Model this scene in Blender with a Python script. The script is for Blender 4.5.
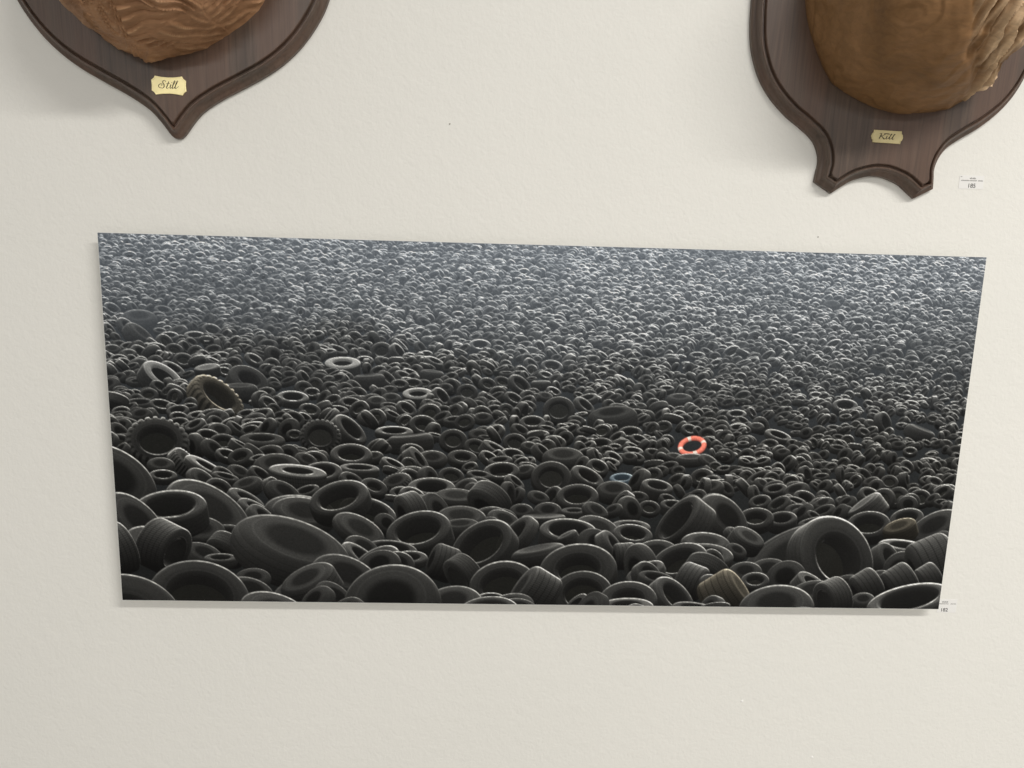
import bpy, bmesh, math
import numpy as np
from mathutils import Vector, noise as mnoise
from mathutils.geometry import delaunay_2d_cdt

# ------------------------------------------------------------------ scene, camera, light
for _o in list(bpy.data.objects):
    bpy.data.objects.remove(_o, do_unlink=True)
scene = bpy.context.scene
COL = scene.collection
scene.view_settings.view_transform = 'Standard'
scene.view_settings.look = 'None'
scene.view_settings.gamma = 1.0
scene.view_settings.use_curve_mapping = False
scene.view_settings.exposure = -0.10

# the wall stands in the plane y = 0 facing -y; the floor is z = 0; metres
cam = bpy.data.cameras.new('camera')
cam.sensor_width = 36.0
cam.lens = 768.0 / 1024.0 * 36.0
camera = bpy.data.objects.new('camera', cam)
COL.objects.link(camera)
PITCH, YAW, ROLL = -0.18076, 0.03610, 0.02784
_f = Vector((math.sin(YAW) * math.cos(PITCH), math.cos(YAW) * math.cos(PITCH), math.sin(PITCH)))
_r = Vector((math.cos(YAW), -math.sin(YAW), 0.0))
_u = _r.cross(_f)
_r2 = math.cos(ROLL) * _r + math.sin(ROLL) * _u
_u2 = -math.sin(ROLL) * _r + math.cos(ROLL) * _u
from mathutils import Matrix
_m = Matrix((_r2, _u2, -_f)).transposed().to_4x4()
_m.translation = Vector((-0.1068, -1.3331, 1.5456))
camera.matrix_world = _m
scene.camera = camera

world = bpy.data.worlds.new('room_light')
scene.world = world
world.use_nodes = True
world.node_tree.nodes['Background'].inputs[0].default_value = (1.0, 0.985, 0.965, 1)
world.node_tree.nodes['Background'].inputs[1].default_value = 0.43

def ceiling_tube_or_fill(name, x, y, z, length, depth, watts, colour=(1.0, 0.97, 0.93)):
    li = bpy.data.lights.new(name, 'AREA')
    li.shape = 'RECTANGLE'
    li.size = length
    li.size_y = depth
    li.energy = watts
    li.color = colour
    ob = bpy.data.objects.new(name, li)
    ob.location = (x, y, z)
    COL.objects.link(ob)          # an area lamp shines down its own -z: straight down, as a ceiling fitting does
    return ob

# near ceiling fitting right of the camera throws the visible shadows; far pair is added fill
ceiling_tube_or_fill('ceiling_tube_or_fill', 2.5, -2.9, 4.20, 3.0, 0.36, 235)
ceiling_tube_or_fill('ceiling_tube_or_fill', -2.2, -7.2, 4.20, 3.0, 0.40, 230)  # added fill lamp, brightens the left part of the wall
ceiling_tube_or_fill('ceiling_tube_or_fill', 2.5, -7.2, 4.20, 3.0, 0.40, 120)  # second added fill lamp, lifts the lower wall

# ------------------------------------------------------------------ helpers
def link(name, me, mat=None, parent=None):
    ob = bpy.data.objects.new(name, me)
    COL.objects.link(ob)
    if mat is not None:
        me.materials.clear()
        me.materials.append(mat)
    if parent is not None:
        ob.parent = parent
    return ob

def tag(ob, label=None, category=None, group=None, kind=None):
    if label: ob['label'] = label
    if category: ob['category'] = category
    if group: ob['group'] = group
    if kind: ob['kind'] = kind
    return ob

def empty(name, loc, rot=(0, 0, 0)):
    ob = bpy.data.objects.new(name, None)
    ob.empty_display_size = 0.05
    ob.location = loc
    ob.rotation_euler = rot
    COL.objects.link(ob)
    return ob

def mesh(name, verts, faces, smooth=False):
    me = bpy.data.meshes.new(name)
    me.from_pydata([tuple(v) for v in verts], [], faces)
    me.update()
    if smooth:
        for p in me.polygons: p.use_smooth = True
    return me

def fix_normals(me):
    bm = bmesh.new(); bm.from_mesh(me)
    bmesh.ops.remove_doubles(bm, verts=bm.verts, dist=1e-6)
    bmesh.ops.dissolve_degenerate(bm, edges=bm.edges, dist=1e-6)
    bmesh.ops.recalc_face_normals(bm, faces=bm.faces)
    bm.to_mesh(me); bm.free()
    return me

def box_mesh(name, x0, x1, y0, y1, z0, z1, bevel=0.0):
    bm = bmesh.new()
    bmesh.ops.create_cube(bm, size=1)
    for v in bm.verts:
        v.co = Vector(((x0 + x1) / 2 + v.co.x * (x1 - x0), (y0 + y1) / 2 + v.co.y * (y1 - y0), (z0 + z1) / 2 + v.co.z * (z1 - z0)))
    if bevel: bmesh.ops.bevel(bm, geom=list(bm.edges), offset=bevel, segments=2, affect='EDGES', profile=0.7)
    me = bpy.data.meshes.new(name); bm.to_mesh(me); bm.free()
    return me

class NT:
    """small helper around a material's node tree"""
    def __init__(self, name, rough=0.6, spec=0.5, metal=0.0):
        self.m = bpy.data.materials.new(name); self.m.use_nodes = True
        self.t = self.m.node_tree
        self.b = self.t.nodes['Principled BSDF']
        self.b.inputs['Roughness'].default_value = rough
        self.b.inputs['Specular IOR Level'].default_value = spec
        self.b.inputs['Metallic'].default_value = metal
    def n(self, typ, **kw):
        nd = self.t.nodes.new(typ)
        for k, v in kw.items():
            if k in nd.inputs: nd.inputs[k].default_value = v
            else: setattr(nd, k, v)
        return nd
    def l(self, a, b): self.t.links.new(a, b)
    def coords(self, scale=(1, 1, 1), rot=(0, 0, 0)):
        tc = self.n('ShaderNodeTexCoord'); mp = self.n('ShaderNodeMapping')
        mp.inputs['Scale'].default_value = scale; mp.inputs['Rotation'].default_value = rot
        self.l(tc.outputs['Object'], mp.inputs['Vector'])
        return mp.outputs['Vector']
    def noise(self, vec, scale, detail=4, rough=0.55, dist=0.0):
        nd = self.n('ShaderNodeTexNoise')
        nd.inputs['Scale'].default_value = scale; nd.inputs['Detail'].default_value = detail
        nd.inputs['Roughness'].default_value = rough; nd.inputs['Distortion'].default_value = dist
        self.l(vec, nd.inputs['Vector'])
        return nd.outputs['Fac']
    def ramp(self, fac, stops):
        r = self.n('ShaderNodeValToRGB')
        e = r.color_ramp.elements
        while len(e) < len(stops): e.new(0.5)
        for i, (p, c) in enumerate(stops):
            e[i].position = p; e[i].color = tuple(c) + (1,)
        self.l(fac, r.inputs[0])
        return r.outputs[0]
    def mix(self, fac, a, b, mode='MIX'):
        m = self.n('ShaderNodeMix', data_type='RGBA', blend_type=mode)
        for s, v in ((0, fac), (6, a), (7, b)):
            if hasattr(v, 'links') or hasattr(v, 'is_linked'): self.l(v, m.inputs[s])
            elif s == 0: m.inputs[0].default_value = v
            else: m.inputs[s].default_value = tuple(v) + (1,)
        return m.outputs[2]
    def add(self, a, ka, b, kb):
        m1 = self.n('ShaderNodeMath', operation='MULTIPLY'); self.l(a, m1.inputs[0]); m1.inputs[1].default_value = ka
        m2 = self.n('ShaderNodeMath', operation='MULTIPLY_ADD'); self.l(b, m2.inputs[0]); m2.inputs[1].default_value = kb
        self.l(m1.outputs[0], m2.inputs[2])
        return m2.outputs[0]
    def bump(self, h, strength, dist):
        b = self.n('ShaderNodeBump'); b.inputs['Strength'].default_value = strength; b.inputs['Distance'].default_value = dist
        self.l(h, b.inputs['Height']); self.l(b.outputs[0], self.b.inputs['Normal'])
    def colour(self, c):
        if hasattr(c, 'is_linked'): self.l(c, self.b.inputs['Base Color'])
        else: self.b.inputs['Base Color'].default_value = tuple(c) + (1,)
        return self.m

def srgb(r, g, b):
    f = lambda v: (v / 255 / 12.92) if v / 255 <= 0.04045 else ((v / 255 + 0.055) / 1.055) ** 2.4
    return (f(r), f(g), f(b))

# ------------------------------------------------------------------ materials
def m_wall():
    k = NT('painted_plaster', 0.75, 0.25)
    v = k.coords()
    fine = k.noise(v, 150, 3, 0.55, 0.3)
    mid = k.noise(v, 42, 3, 0.5, 0.4)
    big = k.noise(v, 2.2, 3, 0.5)
    c = k.ramp(big, [(0.3, (0.765, 0.755, 0.705)), (0.7, (0.785, 0.772, 0.722))])
    k.bump(k.add(fine, 0.5, mid, 0.7), 0.34, 0.0035)
    return k.colour(c)

def m_plaque():
    k = NT('dark_walnut', 0.38, 0.5)
    v = k.coords((34, 34, 1.6))
    g1 = k.noise(v, 3.0, 5, 0.6, 0.6)
    v2 = k.coords((160, 160, 5))
    g2 = k.noise(v2, 2.0, 3, 0.5)
    v3 = k.coords((11, 11, 0.7))
    g3 = k.noise(v3, 1.6, 2, 0.5)
    a = k.ramp(g1, [(0.30, srgb(70, 57, 48)), (0.52, srgb(84, 69, 58)), (0.74, srgb(98, 82, 70))])
    red = k.mix(0.45, a, srgb(98, 72, 58))
    msk = k.ramp(g3, [(0.48, (0, 0, 0)), (0.62, (1, 1, 1))])
    c = k.mix(msk, a, red)
    pore = k.ramp(g2, [(0.32, (0.80, 0.80, 0.80)), (0.5, (1, 1, 1))])
    c = k.mix(1.0, c, pore, 'MULTIPLY')
    k.bump(g2, 0.12, 0.001)
    return k.colour(c)

def m_carving(name, dark, mid, light, pale):
    k = NT(name, 0.62, 0.28)
    v = k.coords((1, 1, 1))
    big = k.noise(v, 9, 4, 0.55, 0.6)
    st = k.noise(k.coords((18, 60, 70), (0.2, 0.5, 0.2)), 2.0, 4, 0.6, 0.8)
    c = k.ramp(big, [(0.3, dark), (0.5, mid), (0.72, light)])
    c2 = k.ramp(st, [(0.25, (0.80, 0.79, 0.77)), (0.6, (1.06, 1.05, 1.03))])
    c = k.mix(1.0, c, c2, 'MULTIPLY')
    at = k.n('ShaderNodeAttribute', attribute_name='pale')
    c = k.mix(at.outputs['Fac'], c, k.mix(1.0, k.ramp(st, [(0.3, tuple(x * 0.72 for x in pale)), (0.7, pale)]), (1, 1, 1), 'MULTIPLY'))
    k.bump(k.add(st, 0.7, k.noise(v, 90, 3, 0.6), 0.5), 0.35, 0.003)
    return k.colour(c)

def m_plain(name, c, rough=0.6, spec=0.4, metal=0.0):
    return NT(name, rough, spec, metal).colour(c)

def m_brass(name, c, rough):
    k = NT(name, rough, 0.5, 0.5)
    g = k.noise(k.coords((40, 40, 400)), 3, 3, 0.5)
    k.l(k.ramp(g, [(0.3, (rough - 0.06,) * 3), (0.7, (rough + 0.08,) * 3)]), k.b.inputs['Roughness'])
    g2 = k.noise(k.coords(), 60, 3, 0.5)
    return k.colour(k.ramp(g2, [(0.35, tuple(x * 0.9 for x in c)), (0.65, c)]))

MAT = {
    'wall': m_wall(), 'plaque': m_plaque(),
    'carve_a': m_carving('carved_brown_wood', srgb(124, 89, 60), srgb(150, 112, 81), srgb(168, 128, 94), srgb(190, 152, 114)),
    'carve_b': m_carving('split_brown_wood', srgb(104, 76, 46), srgb(122, 90, 56), srgb(136, 102, 68), srgb(222, 190, 152)),
    'brass': m_brass('polished_brass', (0.98, 0.86, 0.46), 0.34),
    'brass_dull': m_brass('dull_brass', (0.66, 0.56, 0.30), 0.42),
    'engraving': m_plain('engraved_black', srgb(52, 42, 26), 0.6),
    'paper': m_plain('white_paper', (0.79, 0.782, 0.755), 0.7, 0.3),
    'ink': m_plain('grey_black_ink', srgb(58, 58, 58), 0.7, 0.2),
    'ink_faint': m_plain('faint_ink', srgb(128, 127, 124), 0.7, 0.2),
    'board': m_plain('white_rigid_board', (0.80, 0.80, 0.77), 0.5, 0.4),
    'floor': m_plain('grey_floor', (0.36, 0.35, 0.33), 0.5),
    'speck_dark': m_plain('old_nail_hole', srgb(120, 114, 102), 0.8),
    'speck_white': m_plain('filler_dab', (0.86, 0.85, 0.82), 0.6),
}

# ------------------------------------------------------------------ the room
wall = link('wall_back', box_mesh('wall_back', -5.0, 5.0, 0.0, 0.15, 0.0, 4.4), MAT['wall'])
tag(wall, 'white roller-painted plaster wall behind all the pieces', kind='structure')
floor = link('floor', box_mesh('floor', -5.0, 5.0, -8.0, 0.0, -0.1, 0.0), MAT['floor'])
tag(floor, 'plain grey floor in front of the white wall', kind='structure')

# small blemishes of the painted wall
def blemish(name, x, z, r, mat, proud):
    vs = [(x, -proud, z)]; n = 10
    for i in range(n):
        a = 2 * math.pi * i / n; q = r * (1 + 0.3 * math.sin(3 * a + x * 40))
        vs.append((x + q * math.cos(a), -0.0001, z + q * 0.8 * math.sin(a)))
    fs = [(0, 1 + (i + 1) % n, 1 + i) for i in range(n)]
    return link(name, fix_normals(mesh(name, vs, fs, True)), MAT[mat], wall)
blemish('nail_hole', -0.174, 1.7378, 0.0014, 'speck_dark', 0.0004)
blemish('nail_hole', 0.4628, 1.5712, 0.0013, 'speck_dark', 0.0004)
blemish('filler_dab', 0.4025, 0.6895, 0.0030, 'speck_white', 0.0022)
blemish('filler_dab', 0.5515, 0.5696, 0.0030, 'speck_white', 0.0022)

# ------------------------------------------------------------------ trophy plaques
def smooth_outline(half, sharp, closed_bottom):
    """half: list of (dx, z) from the bottom centre to the top centre; Catmull-Rom between sharp points, then mirrored"""
    P = [Vector((a, b)) for a, b in half]
    out = []
    n = len(P)
    for i in range(n - 1):
        p1, p2 = P[i], P[i + 1]
        if i > 0: p0 = P[i - 1] if i not in sharp else p1 - (p2 - p1)
        else: p0 = Vector((-p2.x, p2.y)) if 0 not in sharp else p1 - (p2 - p1)
        if i + 2 < n: p3 = P[i + 2] if (i + 1) not in sharp else p2 + (p2 - p1)
        else: p3 = Vector((-p1.x, p1.y)) if (n - 1) not in sharp else p2 + (p2 - p1)
        m = max(2, int((p2 - p1).length / 0.0035))
        for k in range(m):
            t = k / m
            out.append(0.5 * ((2 * p1) + (p2 - p0) * t + (2 * p0 - 5 * p1 + 4 * p2 - p3) * t * t + (3 * p1 - p0 - 3 * p2 + p3) * t ** 3))
    out.append(P[-1])
    right = [(p.x, p.y) for p in out]
    left = [(-x, z) for x, z in reversed(right[1:-1])]
    return np.array(right + left)          # counter-clockwise seen from the front (x right, z up)

def seg_dist(Q, A):
    """distance from each point of Q to the closed outline A"""
    B = np.roll(A, -1, 0); d = B - A; L = (d * d).sum(1) + 1e-12
    w = Q[:, None, :] - A[None]
    t = np.clip((w * d[None]).sum(2) / L[None], 0, 1)
    return np.sqrt((((w - t[..., None] * d[None]) ** 2).sum(2)).min(1))

PROFILE = [(0.0, 0.0), (0.0, 0.005), (0.0006, 0.0080), (0.0022, 0.0098), (0.0046, 0.0108), (0.0070, 0.0122), (0.0088, 0.0146), (0.0098, 0.0172),
           (0.0102, 0.0206), (0.0108, 0.0232), (0.0120, 0.0246), (0.0134, 0.0246), (0.0145, 0.0232), (0.0150, 0.0204), (0.0158, 0.0198), (0.0170, 0.0202),
           (0.0178, 0.0240), (0.0186, 0.0262), (0.0196, 0.0270), (0.0208, 0.0270)]

def plaque_mesh(name, A):
    nrm = np.roll(A, 1, 0) - np.roll(A, -1, 0)
    nrm = np.stack([nrm[:, 1], -nrm[:, 0]], 1)
    nrm = np.stack([-(np.roll(A, -1, 0) - np.roll(A, 1, 0))[:, 1], (np.roll(A, -1, 0) - np.roll(A, 1, 0))[:, 0]], 1)
    nrm /= np.linalg.norm(nrm, axis=1)[:, None] + 1e-12     # inward for a counter-clockwise outline
    N = len(A); ins = np.array([p[0] for p in PROFILE]); dep = np.array([p[1] for p in PROFILE])
    # how far each outline point may move in before it meets the medial axis
    tm = np.full(N, ins[-1] * 1.6); alive = np.ones(N, bool)
    for t in np.arange(0.0005, ins[-1] * 1.6, 0.0005):
        s = seg_dist(A + nrm * t, A)
        stop = alive & (s < t * 0.90 - 1e-5)
        # corners move along their bisector, where the true distance grows more slowly
        tm[stop] = t; alive &= ~stop
    verts = []; full = []
    for k, (i_, d_) in enumerate(PROFILE):
        Q = A + nrm * np.minimum(i_, tm)[:, None]
        s = seg_dist(Q, A) if i_ > 0 else np.zeros(N)
        dd = np.interp(np.minimum(s, i_), ins[1:], dep[1:]) if i_ > 0 else np.full(N, d_)
        for j in range(N): verts.append((Q[j, 0], -dd[j], Q[j, 1]))
        if k == len(PROFILE) - 1: full = [j for j in range(N) if s[j] > ins[-1] * 0.93]
    faces = []
    for k in range(len(PROFILE) - 1):
        for j in range(N):
            a, b = k * N + j, k * N + (j + 1) % N
            faces.append((a, b, b + N, a + N))
    base = (len(PROFILE) - 1) * N
    # level the last ring so the face is flat
    for j in full: v = verts[base + j]; verts[base + j] = (v[0], -dep[-1], v[2])
    me = bpy.data.meshes.new(name)
    bm = bmesh.new()
    bv = [bm.verts.new(v) for v in verts]
    for f in faces: bm.faces.new([bv[i] for i in f])
    for loop in ([base + j for j in full], list(range(N))):      # flat face and back
        pts = [Vector((verts[i][0], verts[i][2])) for i in loop]
        rv, _, rf, ov, _, _ = delaunay_2d_cdt(pts, [], [list(range(len(pts)))], 1, 1e-6)
        for f in rf:
            tri = [bv[loop[ov[i][0]]] if ov[i] else bm.verts.new((rv[i].x, verts[loop[0]][1], rv[i].y)) for i in f]
            if len(set(tri)) == 3: bm.faces.new(tri)
    bmesh.ops.remove_doubles(bm, verts=bm.verts, dist=2e-5)
    bmesh.ops.dissolve_degenerate(bm, edges=bm.edges, dist=1e-6)
    bmesh.ops.recalc_face_normals(bm, faces=bm.faces)
    for f in bm.faces: f.smooth = True
    bm.to_mesh(me); bm.free()
    me.set_sharp_from_angle(angle=math.radians(28))
    return me

def oval_contour(pts, n):
    """closed periodic Catmull-Rom through pts, resampled to n points"""
    P = np.array(pts); m = len(P); out = []
    for i in range(m):
        p0, p1, p2, p3 = P[i - 1], P[i], P[(i + 1) % m], P[(i + 2) % m]
        for t in np.linspace(0, 1, 24, endpoint=False):
            out.append(0.5 * (2 * p1 + (p2 - p0) * t + (2 * p0 - 5 * p1 + 4 * p2 - p3) * t * t + (3 * p1 - p0 - 3 * p2 + p3) * t ** 3))
    out = np.array(out); d = np.r_[0, np.cumsum(np.linalg.norm(np.diff(np.vstack([out, out[:1]]), axis=0), axis=1))]
    s = np.linspace(0, d[-1], n, endpoint=False); cl = np.vstack([out, out[:1]])
    return np.stack([np.interp(s, d, cl[:, 0]), np.interp(s, d, cl[:, 1])], 1)

def carving_mesh(name, pts, centre, depth, lift, relief, n=520, rings=150):
    """a bulging block cut from the log, its surface worked with gouge cuts; relief(p, a, t) -> (offset, paleness)"""
    C = oval_contour(pts, n); c0 = np.array(centre)
    verts, pale = [], []
    grid = np.zeros((rings + 1, n, 3))
    for k in range(rings + 1):
        t = math.sin(0.5 * math.pi * k / rings)
        s = max(0.0, 1 - t ** 2.15) ** (1 / 2.15) if k < rings else 0.0
        c = c0 + np.array([0, lift]) * t * t
        Q = c + (C - c0) * s
        grid[k, :, 0] = Q[:, 0]; grid[k, :, 2] = Q[:, 1]; grid[k, :, 1] = -0.0268 - depth * t
    # normals of the smooth form
    du = np.roll(grid, -1, 1) - np.roll(grid, 1, 1); dv = np.gradient(grid, axis=0)
    nr = np.cross(du, dv); ln = np.linalg.norm(nr, axis=2, keepdims=True); nr = nr / np.maximum(ln, 1e-9)
    out = grid - np.array([c0[0], -0.0268, c0[1]])
    sg = np.sign((nr * out).sum(2, keepdims=True)); sg[sg == 0] = 1; nr *= sg
    nr[rings] = (0, -1, 0)
    for k in range(rings + 1):
        edge = min(1.0, 0.35 + k / 6.0)
        for j in range(n):
            p = grid[k, j]
            a = math.atan2(C[j, 1] - c0[1], C[j, 0] - c0[0])
            o, pl = relief(Vector(p), a, k / rings)
            q = p + nr[k, j] * o * edge
            if q[1] > -0.0270: q[1] = -0.0270
            if k == rings: q = p
            verts.append(tuple(q)); pale.append(pl)
    faces = []
    for k in range(rings):
        for j in range(n):
            a, b = k * n + j, k * n + (j + 1) % n
            faces.append((a, b, b + n, a + n))
    faces.append(tuple(reversed(range(n))))
    me = mesh(name, verts, faces, True)
    at = me.attributes.new('pale', 'FLOAT', 'POINT')
    at.data.foreach_set('value', pale)
    bm = bmesh.new(); bm.from_mesh(me)
    bmesh.ops.remove_doubles(bm, verts=bm.verts, dist=1e-6)
    bmesh.ops.recalc_face_normals(bm, faces=bm.faces)
    bm.to_mesh(me); bm.free()
    me.set_sharp_from_angle(angle=math.radians(50))
    return me

def scoop(p, sx, sy, sz, seed):
    d, _ = mnoise.voronoi(Vector((p.x * sx + seed, p.y * sy, p.z * sz)))
    return d[1] - d[0]

def ledge(f):
    """one stroke of the gouge after another: slow rise, sharp drop"""
    f = f - math.floor(f)
    return f / 0.84 if f < 0.84 else (1 - f) / 0.16

def relief_a(p, a, t):
    # patches of overlapping gouge strokes, each patch worked in its own direction; mostly level at the lower right
    w = mnoise.noise(p * 7.0); w2 = mnoise.noise(p * 15.0 + Vector((5, 1, 2))); w3 = mnoise.noise(p * 34.0)
    v = Vector((p.x, p.z - 0.55 * p.y, 0.0))                    # across the worked face
    wv = v + Vector((0.012 * w2, 0.012 * w, 0))
    d, c = mnoise.voronoi(Vector((wv.x * 11, wv.y * 19, 0.0)))
    h = math.sin(c[0].x * 12.9898 + c[0].y * 78.233) * 43758.5453; h -= math.floor(h)
    h2 = (h * 7.31) % 1.0
    side = min(1, max(0, (p.x + 0.70) / 0.06))
    ang = (0.15 + (h - 0.5) * 1.5) * side + (1 - side) * (-0.9 + 0.5 * (h - 0.5))
    ph = (v.y * math.cos(ang) + v.x * math.sin(ang)) * (52 + 50 * h2) + 0.8 * w2 + 0.35 * w3 + 5 * h
    l1 = ledge(ph)
    amp = 0.0028 + 0.0052 * h2
    edge = min(1.0, (d[1] - d[0]) / 0.10)
    o = amp * (l1 - 0.5) * edge + 0.004 * (h - 0.5) + 0.010 * w + 0.0035 * w2 + 0.0018 * w3 + 0.0008 * mnoise.noise(p * 110)
    pl = 0.75 * max(0.0, (l1 - 0.80) / 0.20) * max(0, 0.35 + 1.2 * w3) * edge + 0.25 * (1 - side) * max(0, 0.4 + w3)
    return o, max(0.0, min(1, pl))

def relief_b(p, a, t):
    # smooth weathered face; towards the right the wood has split away into pale strands and flakes
    w = mnoise.noise(p * 8); w2 = mnoise.noise(p * 22.0)
    s1 = (p.x - (0.640 + 0.53 * (p.y + 0.03) + 0.15 * (1.93 - p.z))) / 0.030 + 0.9 * w + 0.5 * w2
    split = min(1, max(0, s1))
    o = 0.008 * w + 0.0034 * w2 + 0.0016 * mnoise.noise(p * 70) + 0.0022 * (ledge((p.z - 0.5 * p.y) * 16 + 2.2 * w + w2) - 0.5)
    g = p.x * 0.86 - p.z * 0.50 - p.y * 0.4          # across the strands
    al = p.x * 0.50 + p.z * 0.86
    st = abs(mnoise.noise(Vector((g * 80, al * 5, p.y * 8))))
    st2 = abs(mnoise.noise(Vector((g * 170, al * 9, p.y * 15 + 7))))
    fl = ledge(g * 62 + 0.9 * w + 0.6 * w2 + al * 3)
    o += split * (0.016 * (0.25 - st) + 0.006 * (0.2 - st2) + 0.014 * (fl - 0.5)) - 0.010 * split
    o -= 0.012 * math.exp(-((s1 - 0.2) / 0.3) ** 2) * (0.5 + 0.8 * w2)
    pl = split * max(0.0, min(1.0, 0.30 + 1.0 * fl - 2.4 * st + 0.3 * w))
    return o, pl

def plate_mesh(name, outline, thick, border):
    """engraved name plate: outline in the xz plane, raised rim along the edge"""
    A = np.array(outline); c = A.mean(0)
    rings = [(1.0, 0.0), (1.0, thick * 0.8), (0.985, thick), (1 - border, thick), (1 - border - 0.02, thick * 0.72)]
    N = len(A); verts = []; faces = []
    for s, d in rings:
        for q in A: p = c + (q - c) * s; verts.append((p[0], -d, p[1]))
    for k in range(len(rings) - 1):
        for j in range(N):
            a, b = k * N + j, k * N + (j + 1) % N
            faces.append((a, b, b + N, a + N))
    faces.append(tuple(range((len(rings) - 1) * N, len(rings) * N)))
    faces.append(tuple(reversed(range(N))))
    me = fix_normals(mesh(name, verts, faces))
    return me

def pen(name, strokes, y, lift=0.00012):
    """lettering drawn with a broad pen: strokes are [(x, z, width), ...] smoothed into flat ribbons"""
    verts, faces = [], []
    for st in strokes:
        P = np.array(st, float); m = len(P); pts = []
        for i in range(m - 1):
            p0 = P[max(i - 1, 0)]; p1 = P[i]; p2 = P[i + 1]; p3 = P[min(i + 2, m - 1)]
            for t in np.linspace(0, 1, 8, endpoint=(i == m - 2)):
                pts.append(0.5 * (2 * p1 + (p2 - p0) * t + (2 * p0 - 5 * p1 + 4 * p2 - p3) * t * t + (3 * p1 - p0 - 3 * p2 + p3) * t ** 3))
        pts = np.array(pts); d = np.gradient(pts[:, :2], axis=0); d /= np.linalg.norm(d, axis=1)[:, None] + 1e-9
        nn = np.stack([-d[:, 1], d[:, 0]], 1); b = len(verts)
        for q, w in zip(pts, nn):
            h = max(q[2], 0.00008) / 2
            verts.append((q[0] + w[0] * h, -y, q[1] + w[1] * h)); verts.append((q[0] - w[0] * h, -y, q[1] - w[1] * h))
            verts.append((q[0] + w[0] * h, -y + lift, q[1] + w[1] * h)); verts.append((q[0] - w[0] * h, -y + lift, q[1] - w[1] * h))
        for i in range(len(pts) - 1):
            a = b + 4 * i
            faces += [(a, a + 1, a + 5, a + 4), (a + 2, a + 6, a + 7, a + 3), (a, a + 4, a + 6, a + 2), (a + 1, a + 3, a + 7, a + 5)]
    return fix_normals(mesh(name, verts, faces))

# -- plaque with the pointed foot
half_a = [(0.0, 1.699), (0.010, 1.7035), (0.027, 1.7255), (0.045, 1.744), (0.075, 1.7635), (0.112, 1.7830), (0.148, 1.8028), (0.178, 1.824),
          (0.205, 1.850), (0.2295, 1.883), (0.246, 1.915), (0.259, 1.96), (0.264, 2.01), (0.260, 2.07), (0.247, 2.13), (0.225, 2.175),
          (0.190, 2.205), (0.170, 2.235), (0.120, 2.232), (0.060, 2.245), (0.0, 2.275)]
OA = smooth_outline([(a, b - 1.699) for a, b in half_a], {17, 20}, True)
pa = empty('wall_trophy', (-0.617, 0.0, 1.699))
tag(pa, 'pointed dark wood trophy plaque with chiselled brown carving and brass plate reading Still', 'trophy', 'carved wooden trophies on the wall')
link('backboard', plaque_mesh('backboard', OA), MAT['plaque'], pa)
cpa = [(-0.7693, 1.899), (-0.748, 1.875), (-0.711, 1.8426), (-0.6849, 1.8279), (-0.6589, 1.8192), (-0.6429, 1.8167), (-0.6193, 1.8213),
       (-0.568, 1.832), (-0.5339, 1.8492), (-0.4995, 1.871), (-0.4806, 1.8875), (-0.4651, 1.9071), (-0.447, 1.955), (-0.442, 2.02), (-0.470, 2.11),
       (-0.540, 2.17), (-0.620, 2.185), (-0.705, 2.165), (-0.772, 2.10), (-0.797, 2.02), (-0.793, 1.95)]
cv = link('carving', carving_mesh('carving', cpa, (-0.617, 2.0), 0.20, 0.02, relief_a), MAT['carve_a'], pa)
cv.location = (0.617, 0, -1.699)
tag(cv, 'rough chiselled brown wood carving')
# brass plate with pinched long sides and nicked corners
def pinched(w, h):
    out = []
    for s in np.linspace(-1, 1, 13): out.append((s * (w / 2 - 0.006), -h / 2 + 0.0022 * (1 - s * s)))
    out += [(w / 2 - 0.0045, -h / 2 + 0.003), (w / 2 - 0.002, -h / 2 + 0.0052), (w / 2, -h / 2 + 0.0065)]
    out += [(w / 2 - 0.0005, 0.0), (w / 2, h / 2 - 0.0065), (w / 2 - 0.002, h / 2 - 0.0052), (w / 2 - 0.0045, h / 2 - 0.003)]
    for s in np.linspace(1, -1, 13): out.append((s * (w / 2 - 0.006), h / 2 - 0.0022 * (1 - s * s)))
    out += [(-w / 2 + 0.0045, h / 2 - 0.003), (-w / 2 + 0.002, h / 2 - 0.0052), (-w / 2, h / 2 - 0.0065)]
    out += [(-w / 2 + 0.0005, 0.0), (-w / 2, -h / 2 + 0.0065), (-w / 2 + 0.002, -h / 2 + 0.0052), (-w / 2 + 0.0045, -h / 2 + 0.003)]
    return out
np_a = link('nameplate', plate_mesh('nameplate', pinched(0.0545, 0.0290), 0.0016, 0.075), MAT['brass'], pa)
np_a.location = (-0.0025, -0.0271, 0.0790)
tag(np_a, 'brass nameplate engraved Still')
u = 0.001
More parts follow.
